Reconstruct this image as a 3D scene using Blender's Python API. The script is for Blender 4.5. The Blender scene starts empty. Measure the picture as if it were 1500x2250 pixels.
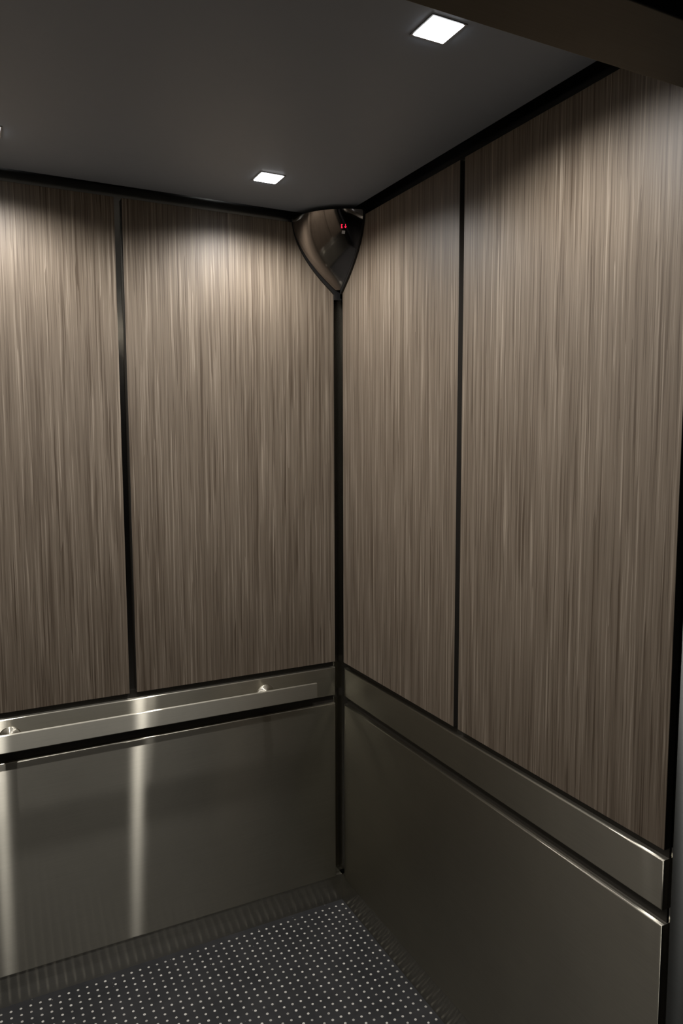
import bpy, bmesh, math, random
from mathutils import Vector, Matrix

random.seed(7)
scene = bpy.context.scene
COL = scene.collection

# ---------------------------------------------------------------- camera
cam_d = bpy.data.cameras.new('camera')
cam_d.sensor_fit = 'VERTICAL'
cam_d.sensor_height = 36.0
cam_d.lens = 36.0 * 1605.56 / 2250.0
cam_d.clip_start = 0.02
cam = bpy.data.objects.new('camera', cam_d)
COL.objects.link(cam)
yaw, pitch, roll = 0.471078, -0.097723, -0.003165
fw = Vector((math.sin(yaw) * math.cos(pitch), math.cos(yaw) * math.cos(pitch), math.sin(pitch)))
rt = Vector((math.cos(yaw), -math.sin(yaw), 0))
up = rt.cross(fw)
r2 = math.cos(roll) * rt + math.sin(roll) * up
u2 = -math.sin(roll) * rt + math.cos(roll) * up
rot = Matrix((r2, u2, -fw)).transposed()
cam.matrix_world = Matrix.Translation((-1.10262, -2.17553, 1.61979)) @ rot.to_4x4()
scene.camera = cam

# ---------------------------------------------------------------- world, exposure
world = bpy.data.worlds.new('dim_lobby')
world.use_nodes = True
world.node_tree.nodes['Background'].inputs['Color'].default_value = (0.9, 0.95, 1.0, 1)
world.node_tree.nodes['Background'].inputs['Strength'].default_value = 0.006
scene.world = world
scene.view_settings.view_transform = 'Standard'
scene.view_settings.look = 'None'
scene.view_settings.gamma = 1.0
scene.view_settings.use_curve_mapping = False
scene.view_settings.exposure = 0.0
LIGHT_W = 31.5                # beam of each downlight
LIGHT_COL = (1.0, 0.97, 0.95)


# ---------------------------------------------------------------- materials
def mat(name):
    m = bpy.data.materials.new(name)
    m.use_nodes = True
    nt = m.node_tree
    return m, nt, nt.nodes['Principled BSDF']


def node(nt, kind, **kw):
    n = nt.nodes.new(kind)
    for k, v in kw.items():
        if k in n.inputs:
            n.inputs[k].default_value = v
        else:
            setattr(n, k, v)
    return n


def plain(name, col, rough=0.5, metal=0.0, spec=0.5):
    m, nt, b = mat(name)
    b.inputs['Base Color'].default_value = (*col, 1)
    b.inputs['Roughness'].default_value = rough
    b.inputs['Metallic'].default_value = metal
    b.inputs['Specular IOR Level'].default_value = spec
    # faint unevenness of the finish
    tc = node(nt, 'ShaderNodeTexCoord')
    nz = node(nt, 'ShaderNodeTexNoise', Scale=35.0, Detail=3.0)
    nt.links.new(tc.outputs['Object'], nz.inputs['Vector'])
    mr = node(nt, 'ShaderNodeMapRange')
    mr.inputs['To Min'].default_value = max(0.02, rough - 0.04)
    mr.inputs['To Max'].default_value = min(1.0, rough + 0.04)
    nt.links.new(nz.outputs['Fac'], mr.inputs['Value'])
    nt.links.new(mr.outputs['Result'], b.inputs['Roughness'])
    return m


def emissive(name, col, strength):
    m, nt, b = mat(name)
    b.inputs['Base Color'].default_value = (*col, 1)
    b.inputs['Emission Color'].default_value = (*col, 1)
    b.inputs['Emission Strength'].default_value = strength
    return m


def steel(name, col, rough, aniso, tangent=(0, 0, 1), scratch=0.05):
    m, nt, b = mat(name)
    b.inputs['Base Color'].default_value = (*col, 1)
    b.inputs['Metallic'].default_value = 1.0
    b.inputs['Anisotropic'].default_value = aniso
    if aniso > 0:
        tv = node(nt, 'ShaderNodeCombineXYZ', X=tangent[0], Y=tangent[1], Z=tangent[2])
        nt.links.new(tv.outputs[0], b.inputs['Tangent'])
    tc = node(nt, 'ShaderNodeTexCoord')
    mp = node(nt, 'ShaderNodeMapping')
    mp.inputs['Scale'].default_value = (3.0, 3.0, 900.0)
    nt.links.new(tc.outputs['Object'], mp.inputs['Vector'])
    nz = node(nt, 'ShaderNodeTexNoise', Scale=1.0, Detail=3.0, Roughness=0.7)
    nt.links.new(mp.outputs[0], nz.inputs['Vector'])
    big = node(nt, 'ShaderNodeTexNoise', Scale=7.0, Detail=4.0, Roughness=0.6)
    nt.links.new(tc.outputs['Object'], big.inputs['Vector'])
    ad = node(nt, 'ShaderNodeMath', operation='ADD')
    nt.links.new(nz.outputs['Fac'], ad.inputs[0])
    nt.links.new(big.outputs['Fac'], ad.inputs[1])
    mr = node(nt, 'ShaderNodeMapRange')
    mr.inputs['From Min'].default_value = 0.5
    mr.inputs['From Max'].default_value = 1.5
    mr.inputs['To Min'].default_value = max(0.03, rough - scratch)
    mr.inputs['To Max'].default_value = rough + scratch
    nt.links.new(ad.outputs[0], mr.inputs['Value'])
    nt.links.new(mr.outputs['Result'], b.inputs['Roughness'])
    return m


def brushed(name, col, brush, core=0.27, stretch=0.87, haze=0.46, haze_rough=0.52):
    """Hairline-brushed steel: highlights stay narrow along `brush` and are drawn out across it."""
    m = bpy.data.materials.new(name)
    m.use_nodes = True
    nt = m.node_tree
    nt.nodes.remove(nt.nodes['Principled BSDF'])
    L = nt.links.new
    tc = node(nt, 'ShaderNodeTexCoord')
    # hairlines: fine tone change along the brushing, slow handling marks on top
    mp = node(nt, 'ShaderNodeMapping')
    mp.inputs['Scale'].default_value = tuple(5.0 if c else 420.0 for c in brush)
    L(tc.outputs['Object'], mp.inputs['Vector'])
    hl = node(nt, 'ShaderNodeTexNoise', Scale=1.0, Detail=3.0, Roughness=0.7)
    L(mp.outputs[0], hl.inputs['Vector'])
    big = node(nt, 'ShaderNodeTexNoise', Scale=5.0, Detail=4.0, Roughness=0.6)
    L(tc.outputs['Object'], big.inputs['Vector'])
    ad = node(nt, 'ShaderNodeMath', operation='ADD')
    L(hl.outputs['Fac'], ad.inputs[0])
    L(big.outputs['Fac'], ad.inputs[1])
    mr = node(nt, 'ShaderNodeMapRange')
    mr.inputs['From Min'].default_value = 0.6
    mr.inputs['From Max'].default_value = 1.4
    mr.inputs['To Min'].default_value = 0.90
    mr.inputs['To Max'].default_value = 1.08
    L(ad.outputs[0], mr.inputs['Value'])
    cm = node(nt, 'ShaderNodeVectorMath', operation='SCALE')
    cm.inputs[0].default_value = col
    L(mr.outputs['Result'], cm.inputs['Scale'])
    tv = node(nt, 'ShaderNodeCombineXYZ', X=brush[0], Y=brush[1], Z=brush[2])
    g1 = node(nt, 'ShaderNodeBsdfAnisotropic', distribution='BECKMANN', Roughness=core, Anisotropy=stretch)
    L(cm.outputs[0], g1.inputs['Color'])
    L(tv.outputs[0], g1.inputs['Tangent'])
    g2 = node(nt, 'ShaderNodeBsdfAnisotropic', distribution='GGX', Roughness=haze_rough, Anisotropy=0.5)
    L(cm.outputs[0], g2.inputs['Color'])
    L(tv.outputs[0], g2.inputs['Tangent'])
    mx = node(nt, 'ShaderNodeMixShader', Fac=haze)
    L(g1.outputs[0], mx.inputs[1])
    L(g2.outputs[0], mx.inputs[2])
    L(mx.outputs[0], nt.nodes['Material Output'].inputs['Surface'])
    return m


def wood_laminate():
    m, nt, b = mat('striated_laminate')
    L = nt.links.new
    tc = node(nt, 'ShaderNodeTexCoord')
    sep = node(nt, 'ShaderNodeSeparateXYZ')
    L(tc.outputs['Object'], sep.inputs[0])
    # u runs along whichever wall the panel hangs on
    u = node(nt, 'ShaderNodeMath', operation='SUBTRACT')
    L(sep.outputs['X'], u.inputs[0])
    L(sep.outputs['Y'], u.inputs[1])
    oi = node(nt, 'ShaderNodeObjectInfo')
    off = node(nt, 'ShaderNodeMath', operation='MULTIPLY')
    off.inputs[1].default_value = 37.0
    L(oi.outputs['Random'], off.inputs[0])
    # slight wander of the grain so that it is not ruled with a straightedge
    cw = node(nt, 'ShaderNodeCombineXYZ')
    L(u.outputs[0], cw.inputs['X'])
    L(sep.outputs['Z'], cw.inputs['Y'])
    wn = node(nt, 'ShaderNodeTexNoise', Scale=9.0, Detail=2.0)
    L(cw.outputs[0], wn.inputs['Vector'])
    wm = node(nt, 'ShaderNodeMath', operation='MULTIPLY_ADD')
    wm.inputs[1].default_value = 0.003
    L(wn.outputs['Fac'], wm.inputs[0])
    L(u.outputs[0], wm.inputs[2])

    def stretched(su, sz):
        a = node(nt, 'ShaderNodeMath', operation='MULTIPLY')
        a.inputs[1].default_value = su
        L(wm.outputs[0], a.inputs[0])
        c = node(nt, 'ShaderNodeMath', operation='MULTIPLY')
        c.inputs[1].default_value = sz
        L(sep.outputs['Z'], c.inputs[0])
        v = node(nt, 'ShaderNodeCombineXYZ')
        L(a.outputs[0], v.inputs['X'])
        L(c.outputs[0], v.inputs['Y'])
        L(off.outputs[0], v.inputs['Z'])
        return v

    n1 = node(nt, 'ShaderNodeTexNoise', Scale=1.0, Detail=4.0, Roughness=0.65)
    L(stretched(190.0, 2.6).outputs[0], n1.inputs['Vector'])
    n2 = node(nt, 'ShaderNodeTexNoise', Scale=1.0, Detail=2.0, Roughness=0.6)
    L(stretched(460.0, 4.4).outputs[0], n2.inputs['Vector'])
    v1 = node(nt, 'ShaderNodeTexVoronoi', Scale=1.0, Randomness=1.0)
    L(stretched(220.0, 3.4).outputs[0], v1.inputs['Vector'])
    vs = node(nt, 'ShaderNodeSeparateColor')
    L(v1.outputs['Color'], vs.inputs[0])
    v2 = node(nt, 'ShaderNodeTexVoronoi', Scale=1.0, Randomness=1.0)
    L(stretched(400.0, 4.4).outputs[0], v2.inputs['Vector'])
    vs2 = node(nt, 'ShaderNodeSeparateColor')
    L(v2.outputs['Color'], vs2.inputs[0])

    def mul(src, k):
        x = node(nt, 'ShaderNodeMath', operation='MULTIPLY')
        x.inputs[1].default_value = k
        L(src, x.inputs[0])
        return x

    def add(a, c):
        x = node(nt, 'ShaderNodeMath', operation='ADD')
        L(a, x.inputs[0])
        L(c, x.inputs[1])
        return x
    s = add(mul(n1.outputs['Fac'], 0.36).outputs[0], mul(n2.outputs['Fac'], 0.28).outputs[0])
    s = add(s.outputs[0], mul(vs.outputs[0], 0.18).outputs[0])
    s = add(s.outputs[0], mul(vs2.outputs[0], 0.18).outputs[0])
    cr = node(nt, 'ShaderNodeValToRGB')
    el = cr.color_ramp.elements
    el[0].position, el[0].color = 0.31, (0.080, 0.058, 0.039, 1)
    el[1].position, el[1].color = 0.70, (0.310, 0.258, 0.198, 1)
    e = el.new(0.47)
    e.color = (0.158, 0.125, 0.092, 1)
    e = el.new(0.58)
    e.color = (0.188, 0.151, 0.112, 1)
    L(s.outputs[0], cr.inputs[0])
    L(cr.outputs[0], b.inputs['Base Color'])
    b.inputs['Roughness'].default_value = 0.47
    b.inputs['Specular IOR Level'].default_value = 0.35
    bp = node(nt, 'ShaderNodeBump', Strength=0.15, Distance=0.0006)
    L(s.outputs[0], bp.inputs['Height'])
    L(bp.outputs[0], b.inputs['Normal'])
    return m


def rubber_floor():
    m, nt, b = mat('dark_rubber')
    L = nt.links.new
    tc = node(nt, 'ShaderNodeTexCoord')
    n1 = node(nt, 'ShaderNodeTexNoise', Scale=6.0, Detail=5.0, Roughness=0.65)
    n2 = node(nt, 'ShaderNodeTexNoise', Scale=160.0, Detail=2.0)
    L(tc.outputs['Object'], n1.inputs['Vector'])
    L(tc.outputs['Object'], n2.inputs['Vector'])
    cr = node(nt, 'ShaderNodeValToRGB')
    el = cr.color_ramp.elements
    el[0].position, el[0].color = 0.3, (0.024, 0.025, 0.027, 1)
    el[1].position, el[1].color = 0.7, (0.046, 0.046, 0.048, 1)
    L(n1.outputs['Fac'], cr.inputs[0])
    # pale lint and grit trodden into it
    v = node(nt, 'ShaderNodeTexVoronoi', Scale=95.0, Randomness=1.0)
    L(tc.outputs['Object'], v.inputs['Vector'])
    sc = node(nt, 'ShaderNodeSeparateColor')
    L(v.outputs['Color'], sc.inputs[0])
    g1 = node(nt, 'ShaderNodeMath', operation='GREATER_THAN')
    g1.inputs[1].default_value = 0.965
    L(sc.outputs[0], g1.inputs[0])
    g2 = node(nt, 'ShaderNodeMath', operation='LESS_THAN')
    g2.inputs[1].default_value = 0.12
    L(v.outputs['Distance'], g2.inputs[0])
    g = node(nt, 'ShaderNodeMath', operation='MULTIPLY')
    L(g1.outputs[0], g.inputs[0])
    L(g2.outputs[0], g.inputs[1])
    mx = node(nt, 'ShaderNodeMix', data_type='RGBA')
    L(g.outputs[0], mx.inputs['Factor'])
    L(cr.outputs[0], mx.inputs['A'])
    mx.inputs['B'].default_value = (0.34, 0.32, 0.30, 1)
    L(mx.outputs['Result'], b.inputs['Base Color'])
    b.inputs['Roughness'].default_value = 0.62
    b.inputs['Specular IOR Level'].default_value = 0.3
    bp = node(nt, 'ShaderNodeBump', Strength=0.2, Distance=0.0008)
    L(n2.outputs['Fac'], bp.inputs['Height'])
    L(bp.outputs[0], b.inputs['Normal'])
    return m


def dot_material():
    m, nt, b = mat('pale_dots')
    L = nt.links.new
    at = node(nt, 'ShaderNodeAttribute', attribute_name='tone')
    cr = node(nt, 'ShaderNodeValToRGB')
    el = cr.color_ramp.elements
    el[0].position, el[0].color = 0.0, (0.22, 0.21, 0.19, 1)
    el[1].position, el[1].color = 1.0, (0.80, 0.78, 0.72, 1)
    L(at.outputs['Fac'], cr.inputs[0])
    L(cr.outputs[0], b.inputs['Base Color'])
    b.inputs['Roughness'].default_value = 0.5
    return m


WOOD = wood_laminate()
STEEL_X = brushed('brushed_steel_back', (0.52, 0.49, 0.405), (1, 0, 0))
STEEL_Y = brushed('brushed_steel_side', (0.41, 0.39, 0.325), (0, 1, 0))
STEEL_TRIM = steel('steel_reveal', (0.50, 0.48, 0.43), 0.16, 0.0, scratch=0.02)
KICK_X = brushed('kick_steel_back', (0.46, 0.44, 0.38), (1, 0, 0), core=0.22, stretch=0.75, haze=0.35)
KICK_Y = brushed('kick_steel_side', (0.46, 0.44, 0.38), (0, 1, 0), core=0.22, stretch=0.75, haze=0.35)
STEEL_RAIL = brushed('rail_steel', (0.68, 0.645, 0.54), (1, 0, 0), haze=0.65, haze_rough=0.6)
STEEL_DARK = brushed('return_steel', (0.085, 0.088, 0.084), (0, 1, 0))
CEIL = plain('ceiling_paint', (0.270, 0.315, 0.385), 0.5)
VOID = plain('black_paint', (0.05, 0.052, 0.058), 0.7)
HEADER = brushed('header_steel', (0.26, 0.24, 0.205), (1, 0, 0), haze=0.7, haze_rough=0.6)
BLACK = plain('black_plastic', (0.010, 0.010, 0.010), 0.45)
SHELL = steel('dark_polished_shell', (0.34, 0.315, 0.30), 0.09, 0.0, scratch=0.01)
LAMP = emissive('lamp_lens', (0.95, 0.98, 1.0), 14.0)
BEZEL = plain('lamp_bezel', (0.30, 0.30, 0.31), 0.35, 0.9)
RED = emissive('red_led', (1.0, 0.02, 0.07), 1.3)
WHITE = plain('white_square', (0.62, 0.61, 0.60), 0.5)
EDGE = plain('black_edging_gap_shade', (0.030, 0.026, 0.021), 0.5)  # black panel edges; also the painted-in shade of the wall gaps
FLOOR = rubber_floor()
DOTS = dot_material()
LOBBY = plain('lobby_paint', (0.10, 0.095, 0.09), 0.8)
LOBBY_FLOOR = plain('lobby_tile', (0.09, 0.085, 0.08), 0.4)
SILL = steel('sill_metal', (0.45, 0.44, 0.42), 0.35, 0.0)


# ---------------------------------------------------------------- helpers
def link(name, bm, material, parent=None, smooth=False):
    me = bpy.data.meshes.new(name)
    bmesh.ops.recalc_face_normals(bm, faces=bm.faces)
    bm.to_mesh(me)
    bm.free()
    me.materials.append(material)
    if smooth:
        for p in me.polygons:
            p.use_smooth = True
    o = bpy.data.objects.new(name, me)
    COL.objects.link(o)
    if parent is not None:
        o.parent = parent
    return o


def add_box(bm, x0, x1, y0, y1, z0, z1, bevel=0.0, seg=2):
    r = bmesh.ops.create_cube(bm, size=1.0)
    bmesh.ops.scale(bm, verts=r['verts'], vec=(abs(x1 - x0), abs(y1 - y0), abs(z1 - z0)))
    bmesh.ops.translate(bm, verts=r['verts'], vec=((x0 + x1) / 2, (y0 + y1) / 2, (z0 + z1) / 2))
    if bevel > 0:
        es = list({e for v in r['verts'] for e in v.link_edges})
        bmesh.ops.bevel(bm, geom=es, offset=bevel, segments=seg, profile=0.5, affect='EDGES')


def box(name, x0, x1, y0, y1, z0, z1, material, parent=None, bevel=0.0, seg=2):
    bm = bmesh.new()
    add_box(bm, x0, x1, y0, y1, z0, z1, bevel, seg)
    o = link(name, bm, material, parent, smooth=bevel > 0)
    if bevel > 0:
        wn = o.modifiers.new('weighted', 'WEIGHTED_NORMAL')
        wn.keep_sharp = False
    return o


def wood_panel(x0, x1, y0, y1, parent):
    o = box('wood_panel', x0, x1, y0, y1, Z_WB, Z_WT, WOOD, parent, .0016, 2)
    o.data.materials.append(EDGE)
    face = 1 if parent.name == 'wall_back' else 0      # axis the panel faces along
    for p in o.data.polygons:
        if abs(p.normal[face]) < .5:
            p.material_index = 1
    return o


def faced_panel(name, x0, x1, y0, y1, z0, z1, material, parent, axis, side, bevel=.003):
    """Folded sheet panel: only the edges around its room-side face are rounded."""
    bm = bmesh.new()
    add_box(bm, x0, x1, y0, y1, z0, z1)
    lo = (x0, y0)[axis] if side < 0 else (x1, y1)[axis]
    es = [e for e in bm.edges if all(abs(v.co[axis] - lo) < 1e-5 for v in e.verts)]
    bmesh.ops.bevel(bm, geom=es, offset=bevel, segments=4, profile=0.5, affect='EDGES')
    o = link(name, bm, material, parent, smooth=True)
    for p in o.data.polygons:
        p.use_smooth = True
    md = o.modifiers.new('edges', 'EDGE_SPLIT')
    md.split_angle = math.radians(50)
    o.modifiers.new('weighted', 'WEIGHTED_NORMAL')
    return o


def empty(name, loc=(0, 0, 0)):
    e = bpy.data.objects.new(name, None)
    e.empty_display_size = 0.05
    e.location = loc
    COL.objects.link(e)
    return e


def tag(o, label, cat, group=None):
    o['label'] = label
    o['category'] = cat
    if group:
        o['group'] = group
    return o


def structure(o, label, cat):
    o['kind'] = 'structure'
    return tag(o, label, cat)


# ---------------------------------------------------------------- dimensions (metres; the corner in view is the origin)
CW, CD = 1.39, 1.447             # inside width (x from -CW to 0) and depth (y from -CD to 0)
T = 0.018                        # panel thickness; wall skin lies this far behind the panel faces
Z_WT, Z_WB = 2.300, 0.869        # wood panels
Z_BT, Z_BB = 0.850, 0.752        # steel rail band
Z_ST, Z_SB = 0.7235, 0.0955      # lower steel panel
KICK = 0.006
ZC = 2.325                       # underside of the hung ceiling

# ---------------------------------------------------------------- walls with their panels
wall_back = structure(box('wall_back', -CW - T - .04, T + .04, T, T + .04, 0, 2.44, STEEL_TRIM),
                      'back wall of the lift car, stainless skin behind wood and steel panels', 'wall')
for x0, x1 in ((-.6847, -.0204), (-1.3700, -.7054)):
    wood_panel(x0, x1, 0, T, wall_back)
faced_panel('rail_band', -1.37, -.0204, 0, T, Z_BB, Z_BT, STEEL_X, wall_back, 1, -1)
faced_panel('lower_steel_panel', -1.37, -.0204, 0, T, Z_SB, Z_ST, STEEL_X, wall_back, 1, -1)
structure(box('baseboard_back', -CW, .006, KICK, T, 0, Z_SB - .0005, KICK_X),
          'recessed steel kick plate along the foot of the back wall', 'baseboard')

for z0, z1 in ((Z_BT - .004, Z_WB + .006), (Z_ST - .004, Z_BB + .004)):  # added dark strips: gap shade put in as colour over the steel skin
    box('gap_shade_strip', -1.37, -.021, T - .003, T - .0003, z0, z1, EDGE, wall_back)

wall_right = structure(box('wall_right', T, T + .04, -CD, T - .0005, 0, 2.44, STEEL_TRIM),
                       'right wall of the lift car, stainless skin behind wood and steel panels', 'wall')
for y0, y1 in ((-.6542, -.0219), (-1.3095, -.6727)):
    wood_panel(0, T, y0, y1, wall_right)
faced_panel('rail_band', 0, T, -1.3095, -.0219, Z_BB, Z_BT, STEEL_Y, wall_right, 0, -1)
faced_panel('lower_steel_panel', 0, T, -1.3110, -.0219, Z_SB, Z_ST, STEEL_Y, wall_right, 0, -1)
structure(box('baseboard_right', KICK, T, -1.311, .0055, 0, Z_SB - .0005, KICK_Y),
          'recessed steel kick plate along the foot of the right wall', 'baseboard')

for z0, z1 in ((Z_BT - .004, Z_WB + .006), (Z_ST - .004, Z_BB + .004)):  # same added strips, painting the gaps of this wall dark
    box('gap_shade_strip', T - .003, T - .0003, -1.3090, -.0225, z0, z1, EDGE, wall_right)

wall_left = structure(box('wall_left', -CW - T - .04, -CW - T, -CD, T - .0005, 0, 2.44, STEEL_TRIM),
                      'left wall of the lift car, out of the picture', 'wall')
for y0, y1 in ((-.6542, -.0219), (-1.3095, -.6727)):
    wood_panel(-CW - T, -CW, y0, y1, wall_left)
faced_panel('rail_band', -CW - T, -CW, -1.3095, -.0219, Z_BB, Z_BT, STEEL_Y, wall_left, 0, 1)
faced_panel('lower_steel_panel', -CW - T, -CW, -1.3095, -.0219, Z_SB, Z_ST, STEEL_Y, wall_left, 0, 1)

# front of the car: two returns and the header over the door opening
OX0, OX1 = -1.29, -.10           # door opening
bm = bmesh.new()
add_box(bm, .0025, T - .0005, -CD, -1.3246, 0, 2.40, .0015, 2)
add_box(bm, OX1, T + .04, -1.56, -CD - .0005, 0, 2.40, .0015, 2)
structure(link('wall_front_right', bm, STEEL_DARK),
          'dark steel door return at the right edge beside the wood panel', 'wall')
structure(box('wall_front_left', -CW - T - .04, OX0, -1.56, -CD - .0005, 0, 2.40, STEEL_DARK, None, .0015, 2),
          'dark steel door return left of the opening, out of the picture', 'wall')
structure(box('trim_1', OX0 + .0005, OX1 - .0005, -1.56, -CD - .0005, 2.10, 2.40, HEADER, None, .002, 2),
          'dark brown header beam across the top over the door opening', 'header')

# ---------------------------------------------------------------- ceiling: hung panel with square lamp openings, dark void above
LX = (-.345, -1.035)
LY = (-.262, -1.062)
HS = .036                         # half side of a lamp opening


def hung_ceiling():
    bm = bmesh.new()
    ex0, ex1, ey0, ey1, zt = -CW + .020, -.020, -CD + .012, -.022, ZC + .022
    xs = sorted([ex0, ex1] + [c + s * HS for c in LX for s in (-1, 1)])
    ys = sorted([ey0, ey1] + [c + s * HS for c in LY for s in (-1, 1)])
    cache = {}

    def V(x, y, z):
        k = (round(x, 5), round(y, 5), round(z, 5))
        if k not in cache:
            cache[k] = bm.verts.new(k)
        return cache[k]
    for i in range(len(xs) - 1):
        for j in range(len(ys) - 1):
            x0, x1, y0, y1 = xs[i], xs[i + 1], ys[j], ys[j + 1]
            if i % 2 == 1 and j % 2 == 1:      # a lamp opening: only its four sides
                for a, b_ in (((x0, y0), (x1, y0)), ((x1, y0), (x1, y1)), ((x1, y1), (x0, y1)), ((x0, y1), (x0, y0))):
                    bm.faces.new((V(*a, ZC), V(*b_, ZC), V(*b_, zt), V(*a, zt)))
                continue
            for z in (ZC, zt):
                bm.faces.new((V(x0, y0, z), V(x1, y0, z), V(x1, y1, z), V(x0, y1, z)))
    for i in range(len(xs) - 1):
        for y in (ey0, ey1):
            bm.faces.new((V(xs[i], y, ZC), V(xs[i + 1], y, ZC), V(xs[i + 1], y, zt), V(xs[i], y, zt)))
    for j in range(len(ys) - 1):
        for x in (ex0, ex1):
            bm.faces.new((V(x, ys[j], ZC), V(x, ys[j + 1], ZC), V(x, ys[j + 1], zt), V(x, ys[j], zt)))
    return link('ceiling', bm, CEIL)


structure(hung_ceiling(), 'dark grey hung ceiling panel with square downlights', 'ceiling')
structure(box('ceiling_void', -CW - T, T, -CD, T, 2.40, 2.44, VOID),
          'black car roof above the hung ceiling, seen only in the edge gap', 'ceiling')

# ---------------------------------------------------------------- floor
floor = structure(box('floor', -CW - T, T, -CD - .01, T, -.03, 0, FLOOR),
                  'black rubber car floor with a grid of small pale dots', 'floor')


def floor_dots():
    bm = bmesh.new()
    lay = bm.faces.layers.float.new('tone')
    P = .0259
    N = 8
    i0 = int((-CW + .0143) / P)
    for i in range(i0 - 1, 1):
        for j in range(-55, 1):
            x = -.0058 + i * P
            y = .0051 + j * P * 1.012
            if not (-CW + .004 < x < .003 and -CD + .004 < y < .003):
                continue
            r = .0036 * random.uniform(.92, 1.06)
            ring = [bm.verts.new((x + r * math.cos(2 * math.pi * k / N), y + r * math.sin(2 * math.pi * k / N), .0006)) for k in range(N)]
            low = [bm.verts.new((x + r * 1.12 * math.cos(2 * math.pi * k / N), y + r * 1.12 * math.sin(2 * math.pi * k / N), 0)) for k in range(N)]
            tone = min(1.0, max(0.0, random.gauss(.8, .22)))
            if (i + j) % 2:
                tone *= .8
            f = bm.faces.new(ring)
            f[lay] = tone
            for k in range(N):
                f = bm.faces.new((low[k], low[(k + 1) % N], ring[(k + 1) % N], ring[k]))
                f[lay] = tone
    o = link('floor_dots', bm, DOTS, floor)
    o['kind'] = 'stuff'
    return o


floor_dots()
structure(box('door_sill', OX0, OX1, -1.60, -CD - .0105, -.03, .001, SILL),
          'metal door sill under the opening, out of the picture', 'sill')

# ---------------------------------------------------------------- lobby outside the car (behind and beside the camera)
structure(box('floor_lobby', -4.2, 2.2, -5.0, -1.601, -.06, 0, LOBBY_FLOOR), 'lobby floor outside the lift, out of the picture', 'floor')
structure(box('wall_lobby_rear', -4.2, 2.2, -5.06, -5.0, 0, 2.7, LOBBY), 'lobby wall facing the lift, out of the picture', 'wall')
structure(box('wall_lobby_right', 2.2, 2.26, -5.0, -1.60, 0, 2.7, LOBBY), 'lobby end wall, out of the picture', 'wall')
structure(box('wall_lobby_left', -4.26, -4.2, -5.0, -1.60, 0, 2.7, LOBBY), 'other lobby end wall, out of the picture', 'wall')
structure(box('ceiling_lobby', -4.2, 2.2, -5.0, -1.60, 2.7, 2.76, LOBBY), 'lobby ceiling, out of the picture', 'ceiling')
bm = bmesh.new()
add_box(bm, OX1 + .02, 2.2, -1.72, -1.60, 0, 2.7)
add_box(bm, -4.2, OX0 - .02, -1.72, -1.60, 0, 2.7)
add_box(bm, OX0 - .02, OX1 + .02, -1.72, -1.60, 2.14, 2.7)
structure(link('wall_lobby_front', bm, VOID), 'dark lobby wall around the lift doorway, out of the picture', 'wall')


# ---------------------------------------------------------------- downlights
def downlight(x, y, label):
    root = empty('downlight', (x, y, ZC))
    tag(root, label, 'ceiling light', 'square downlights in the hung ceiling')
    bm = bmesh.new()                                # thin square bezel around the lens
    h = HS - .0004
    for a in (-1, 1):
        add_box(bm, -h, h, a * h - a * .0035, a * h, -.0012, .016)
        add_box(bm, a * h - a * .0035, a * h, -h + .0036, h - .0036, -.0012, .016)
    link('bezel', bm, BEZEL, root)
    bm = bmesh.new()                                # slightly domed lens with rounded corners
    add_box(bm, -h + .004, h - .004, -h + .004, h - .004, -.0030, .010, .0022, 2)
    link('lens', bm, LAMP, root, smooth=True)
    ld = bpy.data.lights.new('downlight_beam', 'SPOT')
    ld.shadow_soft_size = .024
    ld.energy = LIGHT_W
    ld.color = LIGHT_COL
    ld.spot_size = math.radians(158)
    ld.spot_blend = .64
    lo = bpy.data.objects.new('downlight_beam', ld)
    lo.location = (0, 0, -.006)
    COL.objects.link(lo)
    lo.parent = root
    return root


LAB = {(0, 0): 'glowing square downlight in the ceiling nearest the corner display',
       (0, 1): 'largest glowing square downlight, near the header beam at the top',
       (1, 0): 'square downlight cut by the left edge of the picture above the back wall',
       (1, 1): 'square downlight near the left wall and the door, above the picture'}
for i, x in enumerate(LX):
    for j, y in enumerate(LY):
        downlight(x, y, LAB[(i, j)])

# ---------------------------------------------------------------- handrail on the back wall
RF, RB = -.0460, -.0370           # front and back faces of the flat bar
rail = tag(empty('handrail', (-1.035, -.02, .796)), 'flat brushed steel handrail bar on posts along the back wall', 'handrail')


def rail_part(name, bm, m, smooth=False):
    bmesh.ops.translate(bm, verts=bm.verts, vec=(1.035, .02, -.796))
    return link(name, bm, m, rail, smooth)


bm = bmesh.new()
add_box(bm, -1.281, -.109, RF, RB, .7710, .8215, .0022, 3)
o = rail_part('bar', bm, STEEL_RAIL, True)
wn = o.modifiers.new('weighted', 'WEIGHTED_NORMAL')
for px in (-.275, -1.035):
    bm = bmesh.new()                                # trumpet post: wide flange on the band, slim waist, small flare at the bar
    prof = [(0.0001, .030), (-.0020, .0300), (-.0035, .0270), (-.0070, .0190), (-.0130, .0140), (-.0220, .0120), (-.0310, .0128), (-.0368, .0150)]
    N = 28
    rings = []
    for (yy, rr) in prof:
        rings.append([bm.verts.new((px + rr * math.cos(2 * math.pi * k / N), yy, .798 + rr * math.sin(2 * math.pi * k / N))) for k in range(N)])
    for a, b_ in zip(rings, rings[1:]):
        for k in range(N):
            bm.faces.new((a[k], a[(k + 1) % N], b_[(k + 1) % N], b_[k]))
    bm.faces.new(rings[0])
    bm.faces.new(rings[-1])
    rail_part('post', bm, STEEL_RAIL, True)

# ---------------------------------------------------------------- corner display unit
DZT, DZB = 2.312, 2.103
DT, DP = .220, 1.190              # where the red characters sit on the shell


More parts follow.
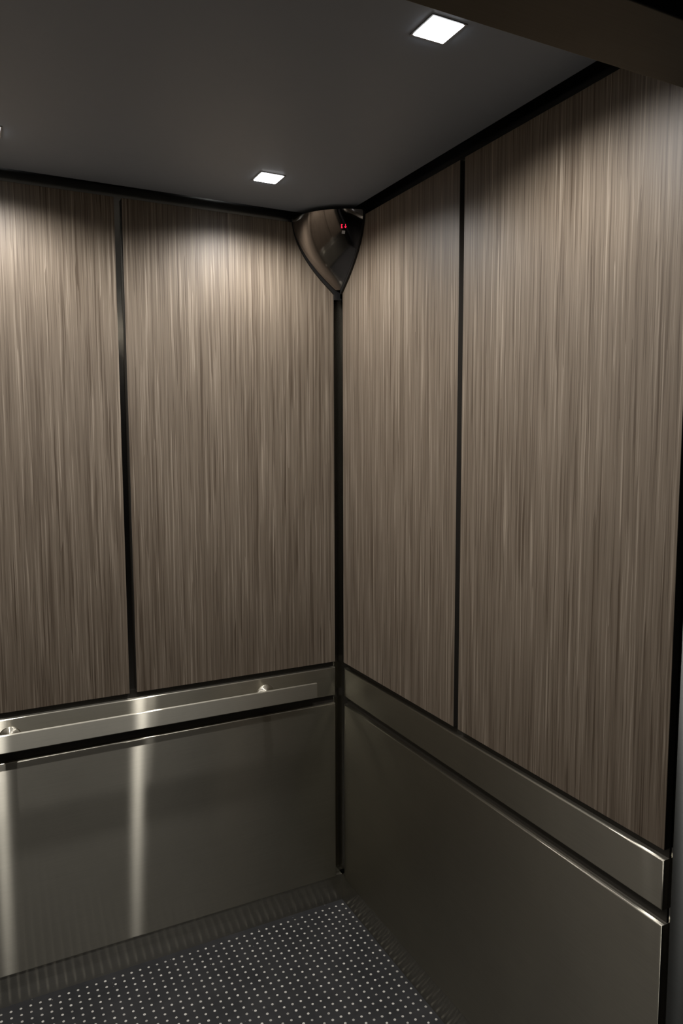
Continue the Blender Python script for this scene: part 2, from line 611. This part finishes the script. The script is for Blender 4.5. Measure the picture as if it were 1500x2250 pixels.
def shell_point(t, ph):
    """t runs from the top (0) to the tip (1), ph from the back-wall edge (0) to the side-wall edge (pi/2)."""
    k = (1 - t ** 1.9) * .93
    ax = .158 * k + .012
    ay = .168 * k + .012
    ratio = .92 - .17 * (1 - (1 - t) ** 2)              # how far the middle bulges out of the corner
    m = ratio * math.sqrt(.5)
    mx, my = m * ax, m * ay
    cx, cy = 2 * mx - ax / 2, 2 * my - ay / 2
    u = ph / (math.pi / 2)
    x = (1 - u) ** 2 * ax + 2 * u * (1 - u) * cx
    y = 2 * u * (1 - u) * cy + u * u * ay
    return Vector((-.008 - x, -.008 - y, DZT - (DZT - DZB) * t))


disp = tag(empty('position_display', (-.004, -.004, 2.100)),
           'dark polished curved corner display with red digits above the reveal', 'display')


def disp_part(name, bm, m, smooth=False, parent=None):
    bmesh.ops.translate(bm, verts=bm.verts, vec=(.004, .004, -2.100))
    return link(name, bm, m, parent or disp, smooth)


bm = bmesh.new()                                    # curved shell, closed by a top cap and a rim towards the walls
NT, NP = 28, 28
grid = [[bm.verts.new(shell_point(i / NT, math.pi / 2 * j / NP)) for j in range(NP + 1)] for i in range(NT + 1)]
for i in range(NT):
    for j in range(NP):
        bm.faces.new((grid[i][j], grid[i][j + 1], grid[i + 1][j + 1], grid[i + 1][j]))
core = [bm.verts.new((-.008, -.008, shell_point(i / NT, 0).z)) for i in range(NT + 1)]
for i in range(NT):
    bm.faces.new((grid[i][0], grid[i + 1][0], core[i + 1], core[i]))
    bm.faces.new((grid[i][NP], grid[i + 1][NP], core[i + 1], core[i]))
bm.faces.new([grid[0][j] for j in range(NP + 1)] + [core[0]])
bm.faces.new([grid[NT][j] for j in range(NP + 1)] + [core[NT]])
shell = disp_part('shell', bm, SHELL, True)
for p in shell.data.polygons:
    if len(p.vertices) > 4:
        p.use_smooth = False
es = shell.modifiers.new('edges', 'EDGE_SPLIT')
es.split_angle = math.radians(40)

bm = bmesh.new()                                    # black mounting wings lying on the two walls
for wall in (0, 1):
    pts = []
    for i in range(NT + 1):
        q = shell_point(i / NT, 0 if wall == 0 else math.pi / 2)
        ext = abs(q.x if wall == 0 else q.y) - .0005
        pts.append((ext, q.z - .004 - .010 * (i / NT)))
    pts += [(.0215, DZB - .028), (.0215, DZT - .004)]
    fr, bk = [], []
    for (e, z) in pts:
        e = max(e, .0215)
        if wall == 0:
            fr.append(bm.verts.new((-e, -.0075, z)))
            bk.append(bm.verts.new((-e, -.0003, z)))
        else:
            fr.append(bm.verts.new((-.0075, -e, z)))
            bk.append(bm.verts.new((-.0003, -e, z)))
    n = len(pts)
    for k in range(n):
        bm.faces.new((fr[k], fr[(k + 1) % n], bk[(k + 1) % n], bk[k]))
    bm.faces.new(fr)
    bm.faces.new(bk)
add_box(bm, -.0220, .004, -.0075, .004, DZB - .030, DZT - .004)
disp_part('mounting_plate', bm, BLACK)


def frame_at(t, ph):
    p = shell_point(t, ph)
    du = (shell_point(t, ph + .01) - shell_point(t, ph - .01)).normalized()      # to the right as seen from the car
    dv = (shell_point(t - .01, ph) - shell_point(t + .01, ph)).normalized()      # upwards
    n = du.cross(dv).normalized()
    if n.dot(Vector((-1, -1, 0))) < 0:
        n = -n
    return p, du, dv, n


def glyph(name, t, ph, bars, m, thick=.0006):
    p, du, dv, n = frame_at(t, ph)
    bm = bmesh.new()
    for (cx, cy, w, h, ang) in bars:
        ca, sa = math.cos(ang), math.sin(ang)
        c8 = []
        for d in (-.0006, thick):
            for sx, sy in ((-1, -1), (1, -1), (1, 1), (-1, 1)):
                a, b_ = sx * w / 2, sy * h / 2
                c8.append(bm.verts.new(p + du * (cx + a * ca - b_ * sa) + dv * (cy + a * sa + b_ * ca) + n * d))
        for f in ((0, 1, 2, 3), (4, 5, 6, 7), (0, 1, 5, 4), (1, 2, 6, 5), (2, 3, 7, 6), (3, 0, 4, 7)):
            bm.faces.new([c8[k] for k in f])
    return disp_part(name, bm, m, False, shell)


W = .0014
o = glyph('display_digit', DT, DP - .036, [(-.0018, 0, W, .0110, 0), (.0004, .0047, .0046, W, 0), (.0001, 0, .0038, W, 0), (.0004, -.0047, .0046, W, 0)], RED)
o['label'] = 'glowing red digit'
o = glyph('display_arrow', DT, DP + .040, [(0, .0010, W * 1.1, .0092, 0), (-.0016, -.0031, W, .0054, .62), (.0016, -.0031, W, .0054, -.62)], RED)
o['label'] = 'glowing red down arrow'
o = glyph('display_square', DT + .075, DP - .004, [(0, 0, .0100, .0090, -.12)], WHITE, .0004)  # small white square lying on the shell
o['label'] = 'small white square below the red digits'
